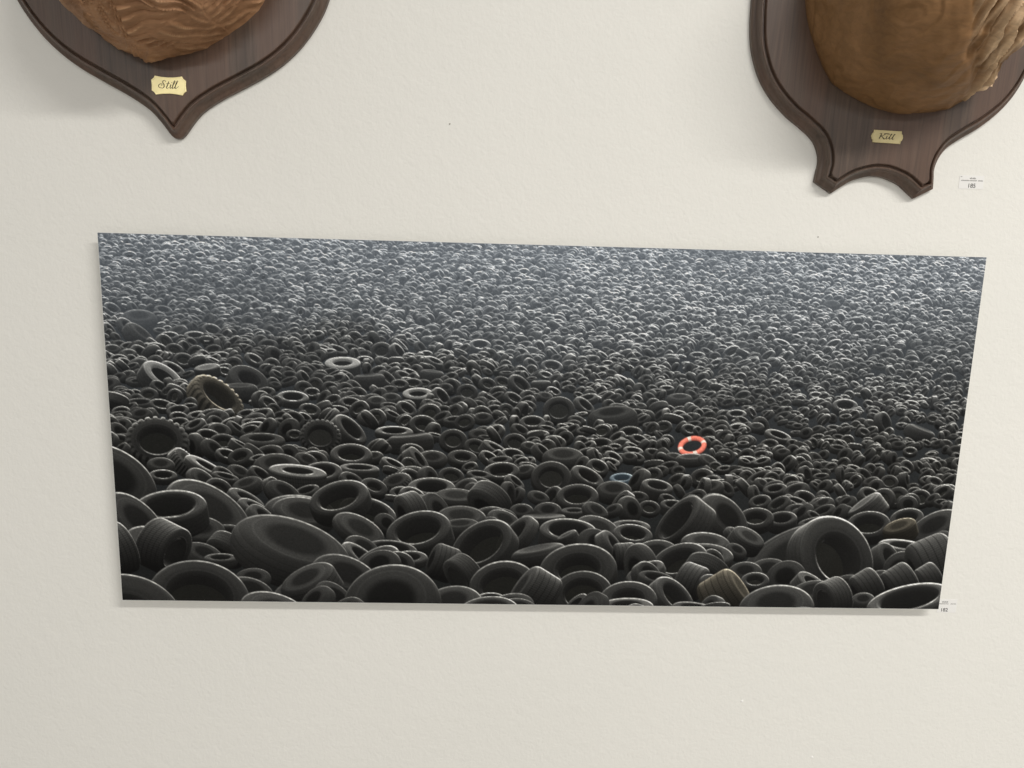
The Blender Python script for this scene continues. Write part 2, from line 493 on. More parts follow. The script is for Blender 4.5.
STILL = [  # one slanted copperplate word, x along the line, z up, in millimetres
    [(-9.6, -3.2, .5), (-11.8, -2.6, .7), (-12.2, .2, .8), (-9.6, 2.0, .6), (-8.4, .6, .5), (-9.6, -.6, .4)],
    [(-4.4, 4.6, .7), (-5.2, 6.2, .5), (-7.2, 5.6, .8), (-7.6, 3.4, 1.0), (-6.4, 1.0, 1.1), (-6.6, -2.0, 1.0), (-8.4, -3.6, .6), (-9.6, -3.2, .5)],
    [(-1.0, 5.0, .9), (-2.6, 0.6, 1.1), (-3.8, -2.8, 1.0), (-3.0, -3.7, .5), (-1.4, -2.4, .4)],
    [(-3.8, 2.3, .5), (.4, 2.5, .5)],
    [(1.2, 1.6, .9), (.0, -2.0, 1.1), (.2, -3.5, .7), (1.8, -2.3, .4), (3.4, .4, .35), (5.8, 5.4, .6), (5.2, 6.3, .5), (4.4, 4.4, .9), (2.4, -2.2, 1.1), (2.8, -3.5, .7),
     (4.6, -2.3, .4), (6.2, .4, .35), (8.8, 5.4, .6), (8.2, 6.3, .5), (7.4, 4.4, .9), (5.4, -2.2, 1.1), (5.9, -3.5, .7), (7.8, -2.2, .4), (9.6, -.4, .3)],
    [(1.9, 3.3, .9), (2.2, 4.1, .9)],
]
lt = link('lettering', pen('lettering', [[((x + 1.3) * u * 1.45, z * u * 1.2, w * u * 1.25) for x, z, w in s] for s in STILL], 0.00135), MAT['engraving'], np_a)
tag(lt, 'black engraved script word Still')

# -- plaque with the notched double foot, hung a little askew
half_b = [(0.0, 0.0325), (0.015, 0.0310), (0.040, 0.0225), (0.058, 0.0105), (0.072, 0.0), (0.103, 0.0175), (0.1015, 0.035), (0.100, 0.050), (0.1045, 0.068), (0.116, 0.086),
          (0.139, 0.1035), (0.165, 0.121), (0.192, 0.145), (0.212, 0.170), (0.226, 0.197), (0.236, 0.228), (0.241, 0.265), (0.2425, 0.31), (0.240, 0.36), (0.230, 0.41),
          (0.205, 0.445), (0.175, 0.465), (0.165, 0.495), (0.110, 0.488), (0.055, 0.497), (0.0, 0.515)]
OB = smooth_outline(half_b, {4, 5, 22}, False)
pb = empty('wall_trophy', (0.547, 0.0, 1.642), (0, math.radians(1.7), 0))
tag(pb, 'notched-foot dark wood trophy plaque with split brown wood lump, hung above label 185', 'trophy', 'carved wooden trophies on the wall')
link('backboard', plaque_mesh('backboard', OB), MAT['plaque'], pb)
cpb = [(0.3932, 1.9413), (0.4078, 1.8928), (0.4324, 1.844), (0.4495, 1.8193), (0.476, 1.8019), (0.5123, 1.7867), (0.5478, 1.7764), (0.5831, 1.7752), (0.6227, 1.7789),
       (0.6566, 1.7869), (0.6842, 1.8041), (0.705, 1.8305), (0.7254, 1.8631), (0.7443, 1.9046), (0.760, 1.955), (0.758, 2.02), (0.715, 2.09), (0.640, 2.13), (0.560, 2.135),
       (0.475, 2.105), (0.415, 2.05), (0.392, 1.99)]
cv = link('carving', carving_mesh('carving', cpb, (0.575, 1.965), 0.24, 0.05, relief_b), MAT['carve_b'], pb)
cv.rotation_euler = (0, -math.radians(1.7), 0)
_inv = Matrix.Rotation(math.radians(1.7), 4, 'Y').inverted() @ Matrix.Translation((-0.547, 0, -1.642))
cv.location = _inv.translation
tag(cv, 'brown wood lump with pale split strands on one side')
def ticket(w, h):
    q = 0.0035
    out = [(-w / 2 + q, -h / 2)] + [(s * (w / 2 - q), -h / 2) for s in (-0.5, 0, 0.5)] + [(w / 2 - q, -h / 2), (w / 2 - q * 0.9, -h / 2 + 0.004), (w / 2 - q * 0.4, -h / 2 + 0.0055), (w / 2, 0.0),
           (w / 2 - q * 0.4, h / 2 - 0.0055), (w / 2 - q * 0.9, h / 2 - 0.004), (w / 2 - q, h / 2)]
    return out + [(-x, -z) for x, z in out]
np_b = link('nameplate', plate_mesh('nameplate', ticket(0.0540, 0.0200), 0.0014, 0.06), MAT['brass_dull'], pb)
np_b.location = (0.0006, -0.0271, 0.0945)
tag(np_b, 'dull brass nameplate engraved with a short black script word')
KILL = [
    [(-7.6, 4.2, .7), (-8.6, 1.0, 1.3), (-10.0, -3.6, 1.0)],
    [(-9.8, 3.2, .6), (-8.8, 4.4, .6), (-7.4, 4.0, .6)],
    [(-2.8, 4.4, .8), (-5.6, 1.8, .7), (-8.0, .6, .6), (-6.4, -.6, 1.1), (-4.6, -3.2, 1.2), (-3.0, -2.8, .6)],
    [(-1.2, 1.2, .9), (-2.2, -2.2, 1.1), (-1.6, -3.2, .6), (.2, -2.0, .45), (2.4, 1.6, .45), (3.8, 4.0, .6), (2.9, 3.6, .9), (1.2, -2.2, 1.1), (1.8, -3.2, .6),
     (3.6, -2.0, .45), (5.8, 1.6, .45), (7.4, 4.2, .6), (6.4, 3.6, .9), (4.6, -2.2, 1.1), (5.2, -3.2, .6), (7.2, -1.8, .4)],
    [(-.8, 2.9, 1.0), (-.5, 3.6, 1.0)],
    [(-5.0, 3.9, .9), (-1.0, 4.5, .9), (1.8, 3.7, .7)],
]
lt = link('lettering', pen('lettering', [[((x + 1.2) * u * 1.5, z * u * 1.12, w * u * 1.25) for x, z, w in s] for s in KILL], 0.0012), MAT['engraving'], np_b)
tag(lt, 'black engraved script word')

# ------------------------------------------------------------------ the picture printed on the panel
# every tyre of the printed heap is ray-traced once into a plain array that becomes the colour of the flat print;
# columns: x, y, radius (cm on the print), foreshortening, axis angle, width, hole, sunlight, kind
PRINT_GAIN, PRINT_VEIL = 1.38, 0.005
TYRES = [
    (0.1, 69.2, 10.71, 0.9, 90, 0.4, 0.5, 0.45, ''), (13.7, 64.2, 9.1, 0.8, 83, 0.5, 0.6, 0.5, ''), (30.6, 54.8, 11.02, 0.42, 70, 0.6, 0.3, 0.4, ''),
    (7.8, 54.7, 4.92, 0.5, -28, 1.1, 0.62, 0.9, 'tf'), (7.8, 54.3, 6.68, 0.45, 70, 0.4, 0.5, 0.6, ''), (-0.7, 55.4, 4.91, 0.35, 200, 1, 0.5, 0.9, 'tf'),
    (1.6, 47.5, 3.82, 0.5, 70, 0.8, 0.5, 0.9, 'f'), (3.3, 50.1, 6.62, 0.5, 42, 0.4, 0.4, 0.7, 'f'), (9.4, 47.2, 6.44, 0.45, 97, 0.7, 0.66, 0.9, 'f'),
    (16.2, 48, 8.22, 0.5, 55, 0.4, 0.3, 0.75, ''), (-0.7, 42.4, 8.61, 0.65, 60, 0.4, 0.3, 0.8, ''), (-1.4, 41.9, 5.85, 0.4, 50, 0.4, 0.3, 0.6, ''),
    (7.8, 35.1, 5.31, 0.78, 92, 0.5, 0.58, 0.4, 'l'), (8.5, 41.4, 2.42, 0.4, 90, 0.5, 0.6, 0.8, ''), (8.2, 39.6, 2.41, 0.5, 90, 0.6, 0.4, 0.5, ''),
    (11.9, 39.1, 2.59, 0.4, 40, 0.9, 0.3, 1.3, 'tl'), (16.3, 39.8, 4.15, 0.2, 60, 0.4, 0.5, 1.6, ''), (15.3, 42.5, 3.12, 0.5, 45, 0.6, 0.3, 0.8, ''),
    (23, 43.1, 2.79, 0.4, 110, 0.8, 0.4, 0.5, ''), (19.1, 35.2, 2.41, 0.6, 90, 0.5, 0.6, 0.4, ''), (25.8, 34.7, 3.97, 0.25, 90, 0.9, 0.5, 0.25, ''),
    (28.3, 39.6, 4.18, 0.5, 90, 0.7, 0.3, 0.5, ''), (31.7, 42.1, 5.07, 0.22, 85, 0.8, 0.5, 1, 't'), (22.9, 45.5, 3.5, 0.3, 60, 0.7, 0.5, 0.8, ''),
    (24.4, 47.2, 3.33, 0.3, 60, 0.6, 0.5, 0.8, ''), (25.8, 48.8, 3.17, 0.4, 45, 0.6, 0.5, 0.7, ''), (32.1, 47.8, 6.34, 0.42, 85, 0.5, 0.3, 0.6, ''),
    (25.2, 51.6, 2.82, 0.12, -60, 1.3, 0.4, 1.2, 't'), (19.3, 51.9, 3.17, 0.5, 90, 0.6, 0.55, 0.6, ''), (19.1, 55.1, 3.71, 0.5, 230, 0.9, 0.3, 0.6, 't'),
    (27.3, 66.9, 6.49, 0.5, 70, 0.4, 0.3, 0.7, ''), (31.9, 61.6, 6.1, 0.3, 120, 0.6, 0.5, 0.45, ''), (35.9, 33.8, 3.47, 0.85, 90, 0.5, 0.6, 0.4, 'l'),
    (41.2, 32.6, 3.47, 0.42, 45, 0.8, 0.62, 1.2, ''), (48.7, 32.7, 3.31, 0.25, 90, 0.4, 0.6, 1.1, ''), (51.5, 34.4, 4.02, 0.1, 97, 0.8, 0.4, 0.6, ''),
    (53.8, 31.5, 2.44, 0.7, 80, 0.8, 0.6, 0.8, ''), (59, 34.1, 2.45, 0.82, 90, 0.5, 0.58, 0.5, ''), (63.1, 35.3, 2.11, 0.7, 70, 0.5, 0.6, 0.5, ''),
    (41.2, 37, 3.66, 0.52, 90, 0.5, 0.6, 1.1, ''), (51.9, 36.2, 2.1, 0.6, 80, 0.7, 0.6, 0.9, ''), (36.1, 40.3, 3.5, 0.5, 95, 0.6, 0.62, 1.1, ''),
    (42.6, 39.5, 3.5, 0.2, 88, 0.5, 0.6, 1, ''), (55.4, 37.6, 2.64, 0.5, 90, 0.6, 0.4, 0.5, ''), (60.7, 37.2, 2.64, 0.5, 85, 0.5, 0.5, 0.6, ''),
    (55.3, 41.3, 2.47, 0.5, 20, 0.7, 0.5, 0.4, ''), (55.3, 42.8, 4.25, 0.4, 90, 0.6, 0.6, 1.1, ''), (58.8, 40.7, 2.3, 0.7, 80, 0.5, 0.6, 0.6, ''),
    (67.6, 39.6, 3.19, 0.5, 95, 0.6, 0.62, 0.9, ''), (38.9, 45.1, 5.46, 0.55, 110, 0.6, 0.64, 1, 'f'), (44.1, 47.6, 5.14, 0.5, 75, 0.6, 0.68, 1, ''),
    (32.7, 48.2, 5.64, 0.5, 80, 0.5, 0.3, 0.6, ''), (42.5, 51, 4.98, 0.45, 60, 0.4, 0.3, 0.7, ''), (45.2, 42.9, 2.47, 0.6, 70, 0.6, 0.5, 0.6, ''),
    (41.4, 41.7, 2.28, 0.5, 60, 0.6, 0.5, 0.7, ''), (49.1, 42.1, 2.64, 0.5, 110, 0.8, 0.4, 0.6, 'l'), (53, 51, 5.9, 0.6, 106, 0.75, 0.66, 0.8, ''),
    (64.4, 53.5, 6.13, 0.66, 128, 0.6, 0.68, 0.7, ''), (51.8, 47.5, 3.73, 0.35, 200, 1, 0.4, 0.8, 't'), (60.7, 48.5, 4.47, 0.45, 88, 0.5, 0.4, 0.6, ''),
    (65.6, 45.2, 3.93, 0.5, 230, 0.9, 0.3, 0.7, 't'), (59.7, 44.7, 3.91, 0.35, 88, 0.5, 0.4, 0.6, ''), (60.6, 50.3, 3.4, 0.3, 95, 0.9, 0.4, 0.3, ''),
    (57.6, 57.1, 3.43, 0.2, 160, 1.4, 0.4, 0.5, 't'), (40.1, 60, 6.47, 0.55, 65, 0.5, 0.3, 0.55, ''), (48.3, 65.1, 8.9, 0.85, 105, 0.6, 0.3, 0.5, ''),
    (43.1, 54.4, 3.39, 0.5, 60, 0.6, 0.4, 0.4, ''), (59.4, 65.4, 5.48, 0.6, 100, 0.9, 0.3, 0.8, ''), (68.4, 61.2, 6.2, 0.78, 100, 0.5, 0.62, 0.6, ''),
    (66.3, 63.7, 2.56, 0.4, 90, 0.5, 0.6, 1, ''), (34, 62.2, 5.39, 0.4, 120, 1, 0.4, 0.45, 't'), (51.7, 56, 3.06, 0.4, 90, 0.5, 0.5, 0.9, ''),
    (69.9, 34.4, 2.12, 0.8, 80, 0.6, 0.62, 0.7, ''), (76.5, 40.6, 3.57, 0.85, 90, 0.5, 0.58, 0.5, ''), (78.5, 37, 3.73, 0.4, 90, 0.7, 0.3, 0.5, ''),
    (79.6, 37.4, 1.96, 0.75, 90, 0.5, 0.6, 0.4, ''), (83.1, 40.3, 3.22, 0.42, 60, 0.6, 0.58, 1, ''), (89.1, 40.5, 2.15, 0.4, 92, 0.5, 0.62, 1.3, 'b'),
    (92, 41, 2.52, 0.4, 150, 0.8, 0.4, 0.6, ''), (95.6, 41.9, 2.88, 0.38, 78, 0.8, 0.6, 0.9, ''), (81.3, 44, 3.77, 0.6, 92, 0.5, 0.62, 0.9, ''),
    (87.8, 43, 3.24, 0.5, 90, 0.7, 0.3, 0.5, ''), (71.4, 47, 2.15, 0.6, 90, 0.6, 0.4, 0.6, ''), (76.1, 46.9, 2.52, 0.6, 90, 0.6, 0.4, 0.6, ''),
    (80.8, 46.8, 2.34, 0.25, 90, 0.6, 0.5, 0.6, ''), (84.7, 46.8, 2.53, 0.5, 60, 0.6, 0.4, 0.6, ''), (94.4, 46, 1.99, 0.7, 80, 0.5, 0.6, 0.6, ''),
    (99.7, 48.4, 5.64, 0.42, 143, 0.9, 0.7, 0.7, ''), (80, 50.6, 5.25, 0.42, 86, 0.7, 0.66, 1, ''), (85.3, 50.2, 4.17, 0.5, 70, 0.5, 0.4, 0.7, ''),
    (91.7, 51, 3.64, 0.5, 82, 0.6, 0.6, 0.9, ''), (91.2, 49.5, 3.63, 0.3, 88, 0.5, 0.5, 0.8, ''), (75.4, 49, 3.96, 0.12, 92, 0.6, 0.4, 0.8, 't'),
    (70.1, 51.5, 4.69, 0.35, 140, 0.5, 0.6, 0.7, ''), (80.1, 52.3, 1.99, 0.2, 120, 1.2, 0.4, 0.9, 't'), (82, 57.9, 7.13, 0.72, 96, 0.5, 0.5, 0.6, ''),
    (83.1, 62.6, 5.52, 0.82, 92, 0.5, 0.6, 0.6, ''), (91.5, 63.6, 5.36, 0.68, 92, 0.5, 0.5, 0.7, ''), (90.4, 55.3, 2.56, 0.2, 185, 1.5, 0.4, 0.7, 't'),
    (96.1, 54.8, 4.22, 0.6, 95, 0.6, 0.4, 0.6, ''), (100.4, 56.1, 5.33, 0.62, 112, 0.6, 0.62, 0.8, ''), (105.1, 52.7, 4.59, 0.4, 85, 0.5, 0.4, 0.7, ''),
    (102.9, 60.1, 3.52, 0.22, -20, 1.4, 0.4, 0.9, 't'), (74.3, 62.9, 4.95, 0.22, 148, 1.3, 0.4, 0.9, 't'), (100.2, 63.1, 5.01, 0.48, 42, 0.6, 0.6, 0.9, ''),
    (91.2, 65, 5.19, 0.3, 92, 0.5, 0.5, 1.1, ''), (74.7, 54.9, 5.08, 0.15, 103, 0.6, 0.4, 0.6, ''), (129.6, 55.1, 8.94, 0.72, 32, 0.6, 0.52, 1.3, 'e'),
    (122.4, 55.6, 11.14, 0.5, 115, 0.5, 0.4, 0.5, 'd'), (107.9, 48.1, 5.66, 0.55, 42, 0.8, 0.3, 0.6, ''), (134.8, 48.5, 4.07, 0.62, 92, 0.6, 0.66, 0.8, ''),
    (134.5, 46, 3.51, 0.18, 130, 1.2, 0.4, 1.5, 't'), (134.5, 42.9, 2.21, 0.55, 62, 0.7, 0.6, 1, ''), (137.7, 40.4, 1.65, 0.8, 80, 0.5, 0.6, 0.7, ''),
    (140.9, 49.9, 3.16, 0.4, 110, 1, 0.4, 0.8, 'wt'), (147.2, 49, 5.22, 0.5, 120, 0.5, 0.4, 0.6, ''), (141.8, 52.6, 4.85, 0.22, 83, 0.6, 0.5, 1, ''),
    (147.7, 56.2, 5.64, 0.22, 205, 1.4, 0.4, 0.7, 't'), (135.8, 60.5, 3.2, 0.2, 215, 1.5, 0.4, 0.9, 't'), (142, 59.8, 3.58, 0.2, 215, 1.5, 0.4, 0.9, 't'),
    (147.3, 58.8, 2.83, 0.2, 215, 1.4, 0.4, 0.9, 't'), (138.2, 58.3, 1.69, 0.4, 90, 0.9, 0.4, 0.8, ''), (129.7, 63, 3.95, 0.5, 205, 1, 0.6, 0.9, 't'),
    (135.4, 63.3, 2.26, 0.6, 90, 0.7, 0.3, 0.6, ''), (144.1, 63.2, 8.14, 0.36, 103, 0.6, 0.66, 1.1, ''), (119.2, 65.1, 7.13, 0.6, 95, 0.6, 0.3, 0.7, ''),
    (109.4, 63, 4.85, 0.2, 35, 1.5, 0.4, 0.9, 'wt'), (114.8, 59.6, 2.6, 0.6, 90, 0.6, 0.6, 1, ''), (105.5, 54.7, 4.97, 0.42, 85, 0.5, 0.5, 0.8, ''),
    (106.9, 56, 2.58, 0.7, 30, 0.6, 0.6, 0.7, ''), (103.5, 55.5, 2.39, 0.7, 30, 0.6, 0.6, 0.7, ''), (112.4, 52.2, 3.31, 0.4, 60, 0.9, 0.4, 0.7, 't'),
    (110.1, 50.7, 1.84, 0.4, 60, 0.9, 0.4, 0.8, ''), (118.7, 47.7, 2.75, 0.5, 95, 0.8, 0.6, 1, ''), (113.9, 47.6, 3.3, 0.6, 92, 0.6, 0.55, 0.7, ''),
    (117.2, 57.8, 3.72, 0.6, 92, 0.7, 0.3, 0.5, ''), (112.8, 58.1, 3.15, 0.6, 92, 0.6, 0.3, 0.6, ''), (107, 60.5, 2.6, 0.6, 60, 0.6, 0.4, 0.7, ''),
    (141.7, 47.2, 3.15, 0.6, 100, 0.6, 0.6, 0.9, ''), (9.5, 23.9, 3.88, 0.46, 55, 0.8, 0.58, 1.4, 'p'), (18.7, 27.2, 4.94, 0.5, 50, 0.6, 0.6, 0.7, 'lw'),
    (23.9, 24.1, 3.57, 0.6, 65, 0.9, 0.5, 0.35, ''), (22.3, 25.9, 3.07, 0.15, 92, 0.8, 0.4, 0.4, ''), (15.1, 16.7, 1.84, 0.35, 90, 0.6, 0.6, 1.2, ''),
    (10.9, 16.8, 1.51, 0.4, 90, 0.6, 0.6, 1.2, ''), (11.6, 19.2, 1.51, 0.7, 80, 0.5, 0.6, 0.6, ''), (13, 20.9, 1.68, 0.7, 85, 0.5, 0.6, 0.6, ''),
    (18, 15.7, 1.68, 0.6, 75, 0.5, 0.6, 0.8, ''), (11.3, 22.5, 2.19, 0.4, 60, 0.6, 0.5, 0.9, ''), (31.3, 27, 2.74, 0.38, 88, 0.5, 0.6, 1.5, ''),
    (25, 20.5, 1.69, 0.45, 60, 0.5, 0.55, 1, ''), (8.9, 28.8, 2.04, 0.45, 80, 0.5, 0.65, 0.8, ''), (17, 22.9, 2.2, 0.25, 100, 0.8, 0.4, 1.5, 't'),
    (1.2, 19.5, 1.5, 0.5, 90, 0.8, 0.3, 0.6, ''), (4, 15.5, 2, 0.5, 45, 0.5, 0.5, 1, ''), (1.7, 12.5, 1.49, 0.6, 60, 0.4, 0.6, 1, ''),
    (6, 14.2, 2.99, 0.4, 90, 0.8, 0.3, 0.25, ''), (10.1, 12.5, 1.5, 0.45, 80, 0.6, 0.6, 0.9, ''), (5.9, 17, 2.84, 0.3, 50, 0.9, 0.4, 0.4, ''),
    (39.9, 21, 3.07, 0.33, 92, 0.95, 0.5, 1.4, 'p'), (52.8, 26, 2.68, 0.36, 92, 0.8, 0.55, 1.2, 'p'), (57, 26.4, 1.91, 0.5, 38, 0.7, 0.65, 1.4, ''),
    (61.3, 25.5, 1.82, 0.8, 90, 0.5, 0.6, 0.5, ''), (49.6, 18.7, 1.71, 0.4, 35, 0.7, 0.65, 1.4, ''), (46.5, 18.6, 1.88, 0.8, 100, 0.5, 0.6, 0.6, ''),
    (54.2, 19, 1.11, 0.55, 90, 0.4, 0.6, 1.3, ''), (63.4, 17.2, 1.89, 0.5, 88, 0.6, 0.6, 1.4, ''), (59.5, 12.1, 1.02, 0.6, 90, 0.4, 0.55, 1.4, ''),
    (63.1, 20.5, 1.21, 0.5, 90, 0.5, 0.6, 1, ''), (34.2, 29.2, 1.89, 0.6, 80, 0.5, 0.6, 0.7, ''), (39, 29.1, 1.9, 0.4, 85, 0.6, 0.55, 0.8, ''),
    (37.9, 25.2, 1.46, 0.7, 70, 0.6, 0.6, 0.7, ''), (33.5, 23.6, 1.54, 0.4, 35, 0.6, 0.65, 0.9, ''), (44.4, 23.7, 2.75, 0.1, 95, 0.9, 0.4, 0.4, ''),
    (55.2, 22.6, 2.07, 0.12, 85, 1, 0.4, 0.45, ''), (64.9, 24, 1.56, 0.7, 70, 0.6, 0.55, 0.6, ''), (48.2, 27, 1.73, 0.5, 90, 0.8, 0.3, 0.4, ''),
    (75.9, 20.6, 1.91, 0.55, 82, 0.5, 0.62, 1.4, ''), (72.5, 20.5, 1.56, 0.5, 42, 0.5, 0.62, 1.1, ''), (70.6, 23.9, 2.26, 0.5, 50, 0.5, 0.62, 0.9, ''),
    (77.4, 28.3, 2.81, 0.86, 90, 0.5, 0.6, 0.45, ''), (72.8, 30.6, 2.28, 0.5, 90, 0.6, 0.6, 0.9, ''), (86.9, 29.8, 4.42, 0.3, 97, 1, 0.3, 0.12, ''),
    (95.9, 31, 1.6, 0.7, 100, 0.5, 0.6, 0.7, ''), (108.8, 28.4, 1.78, 0.42, 90, 0.5, 0.6, 1.4, ''), (107, 17.4, 1.58, 0.6, 120, 0.4, 0.65, 1.5, ''),
    (101.1, 18.1, 1.4, 0.4, 90, 0.5, 0.6, 1.2, ''), (95.9, 13.3, 1.48, 0.4, 110, 0.4, 0.6, 1.2, ''), (90.8, 15.9, 1.22, 0.5, 90, 0.5, 0.6, 1.1, ''),
    (98.5, 26.1, 2.3, 0.3, 90, 0.9, 0.3, 0.3, ''), (85.5, 19.9, 1.05, 0.5, 90, 0.5, 0.6, 1.2, ''), (88.8, 22.9, 2.1, 0.2, 60, 0.5, 0.5, 1.6, ''),
    (90.2, 32.1, 2.13, 0.5, 90, 0.6, 0.6, 0.8, ''), (82, 27.4, 2.11, 0.4, 50, 0.5, 0.6, 0.9, ''), (69.5, 26.4, 1.74, 0.5, 60, 0.5, 0.6, 0.8, ''),
    (74.1, 23.8, 1.74, 0.1, 92, 0.9, 0.4, 0.6, ''), (128.1, 26.5, 2.33, 0.5, 86, 0.6, 0.6, 1.3, ''), (124.8, 15.7, 1.5, 0.5, 118, 0.4, 0.65, 1.6, ''),
    (115.8, 15.6, 1.58, 0.3, 72, 0.4, 0.6, 1.5, ''), (113, 19.8, 1.24, 0.5, 90, 0.4, 0.6, 1.2, ''), (135.8, 20.2, 1.16, 0.5, 42, 0.5, 0.6, 1.5, ''),
    (122.6, 24.7, 1.16, 0.5, 90, 0.4, 0.6, 1.4, ''), (113.4, 18, 1.41, 0.5, 130, 0.4, 0.65, 1.3, ''), (135.7, 29.5, 2.17, 0.45, 22, 0.7, 0.6, 0.9, ''),
    (142.2, 31.1, 2.91, 0.1, 70, 0.8, 0.4, 0.6, ''), (123.8, 8.9, 1.57, 0.4, 90, 0.8, 0.3, 0.3, ''), (144.1, 9.8, 1.24, 0.5, 90, 0.5, 0.6, 1.4, ''),
    (115.2, 33.8, 1.62, 0.6, 90, 0.5, 0.6, 0.8, ''), (116.7, 32.1, 2.52, 0.3, 72, 0.4, 0.6, 1.2, ''), (146, 21.2, 1.44, 0.6, 90, 0.5, 0.6, 0.7, ''),
    (25.6, 6.4, 0.83, 0.6, 95, 0.4, 0.6, 1.4, ''), (39.3, 5.4, 1, 0.6, 95, 0.4, 0.6, 1.4, ''), (45.9, 5.4, 1.01, 0.6, 95, 0.4, 0.6, 1.4, ''),
    (70.5, 4.6, 1.02, 0.6, 95, 0.4, 0.6, 1.4, ''), (123.4, 3.9, 0.87, 0.6, 95, 0.4, 0.6, 1.4, ''), (96.1, 13.5, 1.22, 0.6, 95, 0.4, 0.6, 1.4, ''),
    (5, 3.6, 1.15, 0.6, 95, 0.4, 0.6, 1.4, ''), (8.2, 4.5, 0.99, 0.6, 95, 0.4, 0.6, 1.4, ''), (16.5, 3.3, 0.99, 0.6, 95, 0.4, 0.6, 1.4, ''),
    (12.3, 5.1, 0.99, 0.6, 95, 0.4, 0.6, 1.4, ''), (100.4, 2.1, 0.86, 0.6, 95, 0.4, 0.6, 1.4, ''), (136.6, 7.7, 1.05, 0.6, 95, 0.4, 0.6, 1.4, ''),
    (101.2, 36.8, 2.69, 0.25, 92, 0.6, 0.3, 0.6, ''), (98.3, 36.5, 1.61, 0.4, 80, 0.6, 0.3, 0.7, ''), (104.5, 37.1, 1.98, 0.4, 60, 0.5, 0.3, 0.7, ''),
    (101.3, 34.2, 2.56, 0.66, 102, 0.3, 0.66, 1, 'r'),
]
PW,PH=150.0,64.93      # print size, cm
def paint(TYRES, NX=1320, SS=2, seed=7):
    rng=np.random.default_rng(seed)
    s=NX*SS/PW; Wp=NX*SS; Hp=int(round(PH*s/SS))*SS
    img=np.zeros((Hp,Wp,3),np.float32)
    yy=np.linspace(0,1,Hp,dtype=np.float32)[:,None]
    img[:]=np.array([80,86,93],np.float32)*(1-yy[...,None])**2+np.array([26,27,27],np.float32)*(1-(1-yy[...,None])**2)
    def noise(nx,ny):
        g=rng.random((ny+2,nx+2)); 
        def f(u,v):
            x=u*nx;y=v*ny;i=int(x);j=int(y);a=x-i;b=y-j
            a=a*a*(3-2*a);b=b*b*(3-2*b)
            return (g[j,i]*(1-a)+g[j,i+1]*a)*(1-b)+(g[j+1,i]*(1-a)+g[j+1,i+1]*a)*b
        return f
    n1=noise(9,7);n2=noise(26,22)
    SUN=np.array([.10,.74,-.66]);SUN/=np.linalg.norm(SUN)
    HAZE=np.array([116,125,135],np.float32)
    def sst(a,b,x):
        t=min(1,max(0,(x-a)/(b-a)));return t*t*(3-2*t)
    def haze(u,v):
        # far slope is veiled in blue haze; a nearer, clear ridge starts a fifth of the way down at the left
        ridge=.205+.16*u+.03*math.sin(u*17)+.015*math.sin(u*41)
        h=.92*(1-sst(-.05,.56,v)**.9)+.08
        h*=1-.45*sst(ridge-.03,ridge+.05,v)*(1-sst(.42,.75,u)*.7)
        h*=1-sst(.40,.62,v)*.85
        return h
    def tyre(cx,cy,R,a,th,w,hole,lit,k):
        u=min(max(cx/PW,0),1);v=min(max(cy/PH,0),1)
        px,py,r=cx*s,cy*s,R*s
        solid=hole<=.4
        if solid: hole=-1.0
        th=math.radians(th);b=math.sqrt(max(0,1-a*a))
        n=np.array([b*math.cos(th),b*math.sin(th),a])
        if 't' not in k:      # x, y name the middle of the side that shows, not of the whole tyre
            sf=w*r*.5*(.35 if solid else .8); px-=n[0]*sf; py+=n[1]*sf
        wd=w*r*.5; ext=r*(1+.06)+wd*b*.9
        if 'l' in k: ext+=r*.1
        x0=max(0,int(px-ext));x1=min(Wp,int(px+ext)+2);y0=max(0,int(py-ext));y1=min(Hp,int(py+ext)+2)
        if x1<=x0 or y1<=y0:return
        X,Y=np.meshgrid((np.arange(x0,x1)+.5-px).astype(np.float32)/r,-(np.arange(y0,y1)+.5-py).astype(np.float32)/r)
        sh=X.shape;X=X.ravel();Y=Y.ravel()
        Z=np.full_like(X,1.35+w*.5)
        ri=hole;hr=(1-ri)/2;rc=(1+ri)/2;hw=w/2;rd=.75*min(hr,hw,.22) if 't' not in k else .4*min(hr,hw)
        if solid and 't' not in k: rd=min(.92*hw,.30)
        if 'r' in k: rd=.98*min(hr,hw)
        pix=1.0/r
        xyn=X*n[0]+Y*n[1];xy2=X*X+Y*Y
        e1=np.cross(n,[.3,.2,.93]);e1/=np.linalg.norm(e1);e2=np.cross(n,e1)
        md=np.full_like(X,9.);live=np.ones(X.shape,bool)
        for it in range(22):
            h=xyn+Z*n[2]
            rho=np.sqrt(np.maximum(xy2+Z*Z-h*h,1e-9))
            qx=np.abs(rho-rc)-(hr-rd);qy=np.abs(h)-(hw-rd)
            mx=np.maximum(qx,0);my=np.maximum(qy,0)
            d=np.sqrt(mx*mx+my*my)+np.minimum(np.maximum(qx,qy),0)-rd
            if 'l' in k:
                ir=1/np.maximum(rho,1e-3);p_=np.arctan2(((X-h*n[0])*e2[0]+(Y-h*n[1])*e2[1]+(Z-h*n[2])*e2[2])*ir,((X-h*n[0])*e1[0]+(Y-h*n[1])*e1[1]+(Z-h*n[2])*e1[2])*ir)
                d=(d+np.where(rho>.9,.035*np.tanh(3*np.sin(p_*24+h*5)),0))*.8
            md=np.minimum(md,d)
            Z-=d
        hit=np.clip(1.2-md/pix,0,1)
        hit[Z<-2.2]*=(md[Z<-2.2]<pix)
        # normals
        gx=np.where(qx>qy,1,0)*(qx>0)+0.0
        m=np.sqrt(mx*mx+my*my)+1e-6
        gr=np.sign(rho-rc)*mx/m; gh=np.sign(h)*my/m
        flat=(mx+my)<1e-5
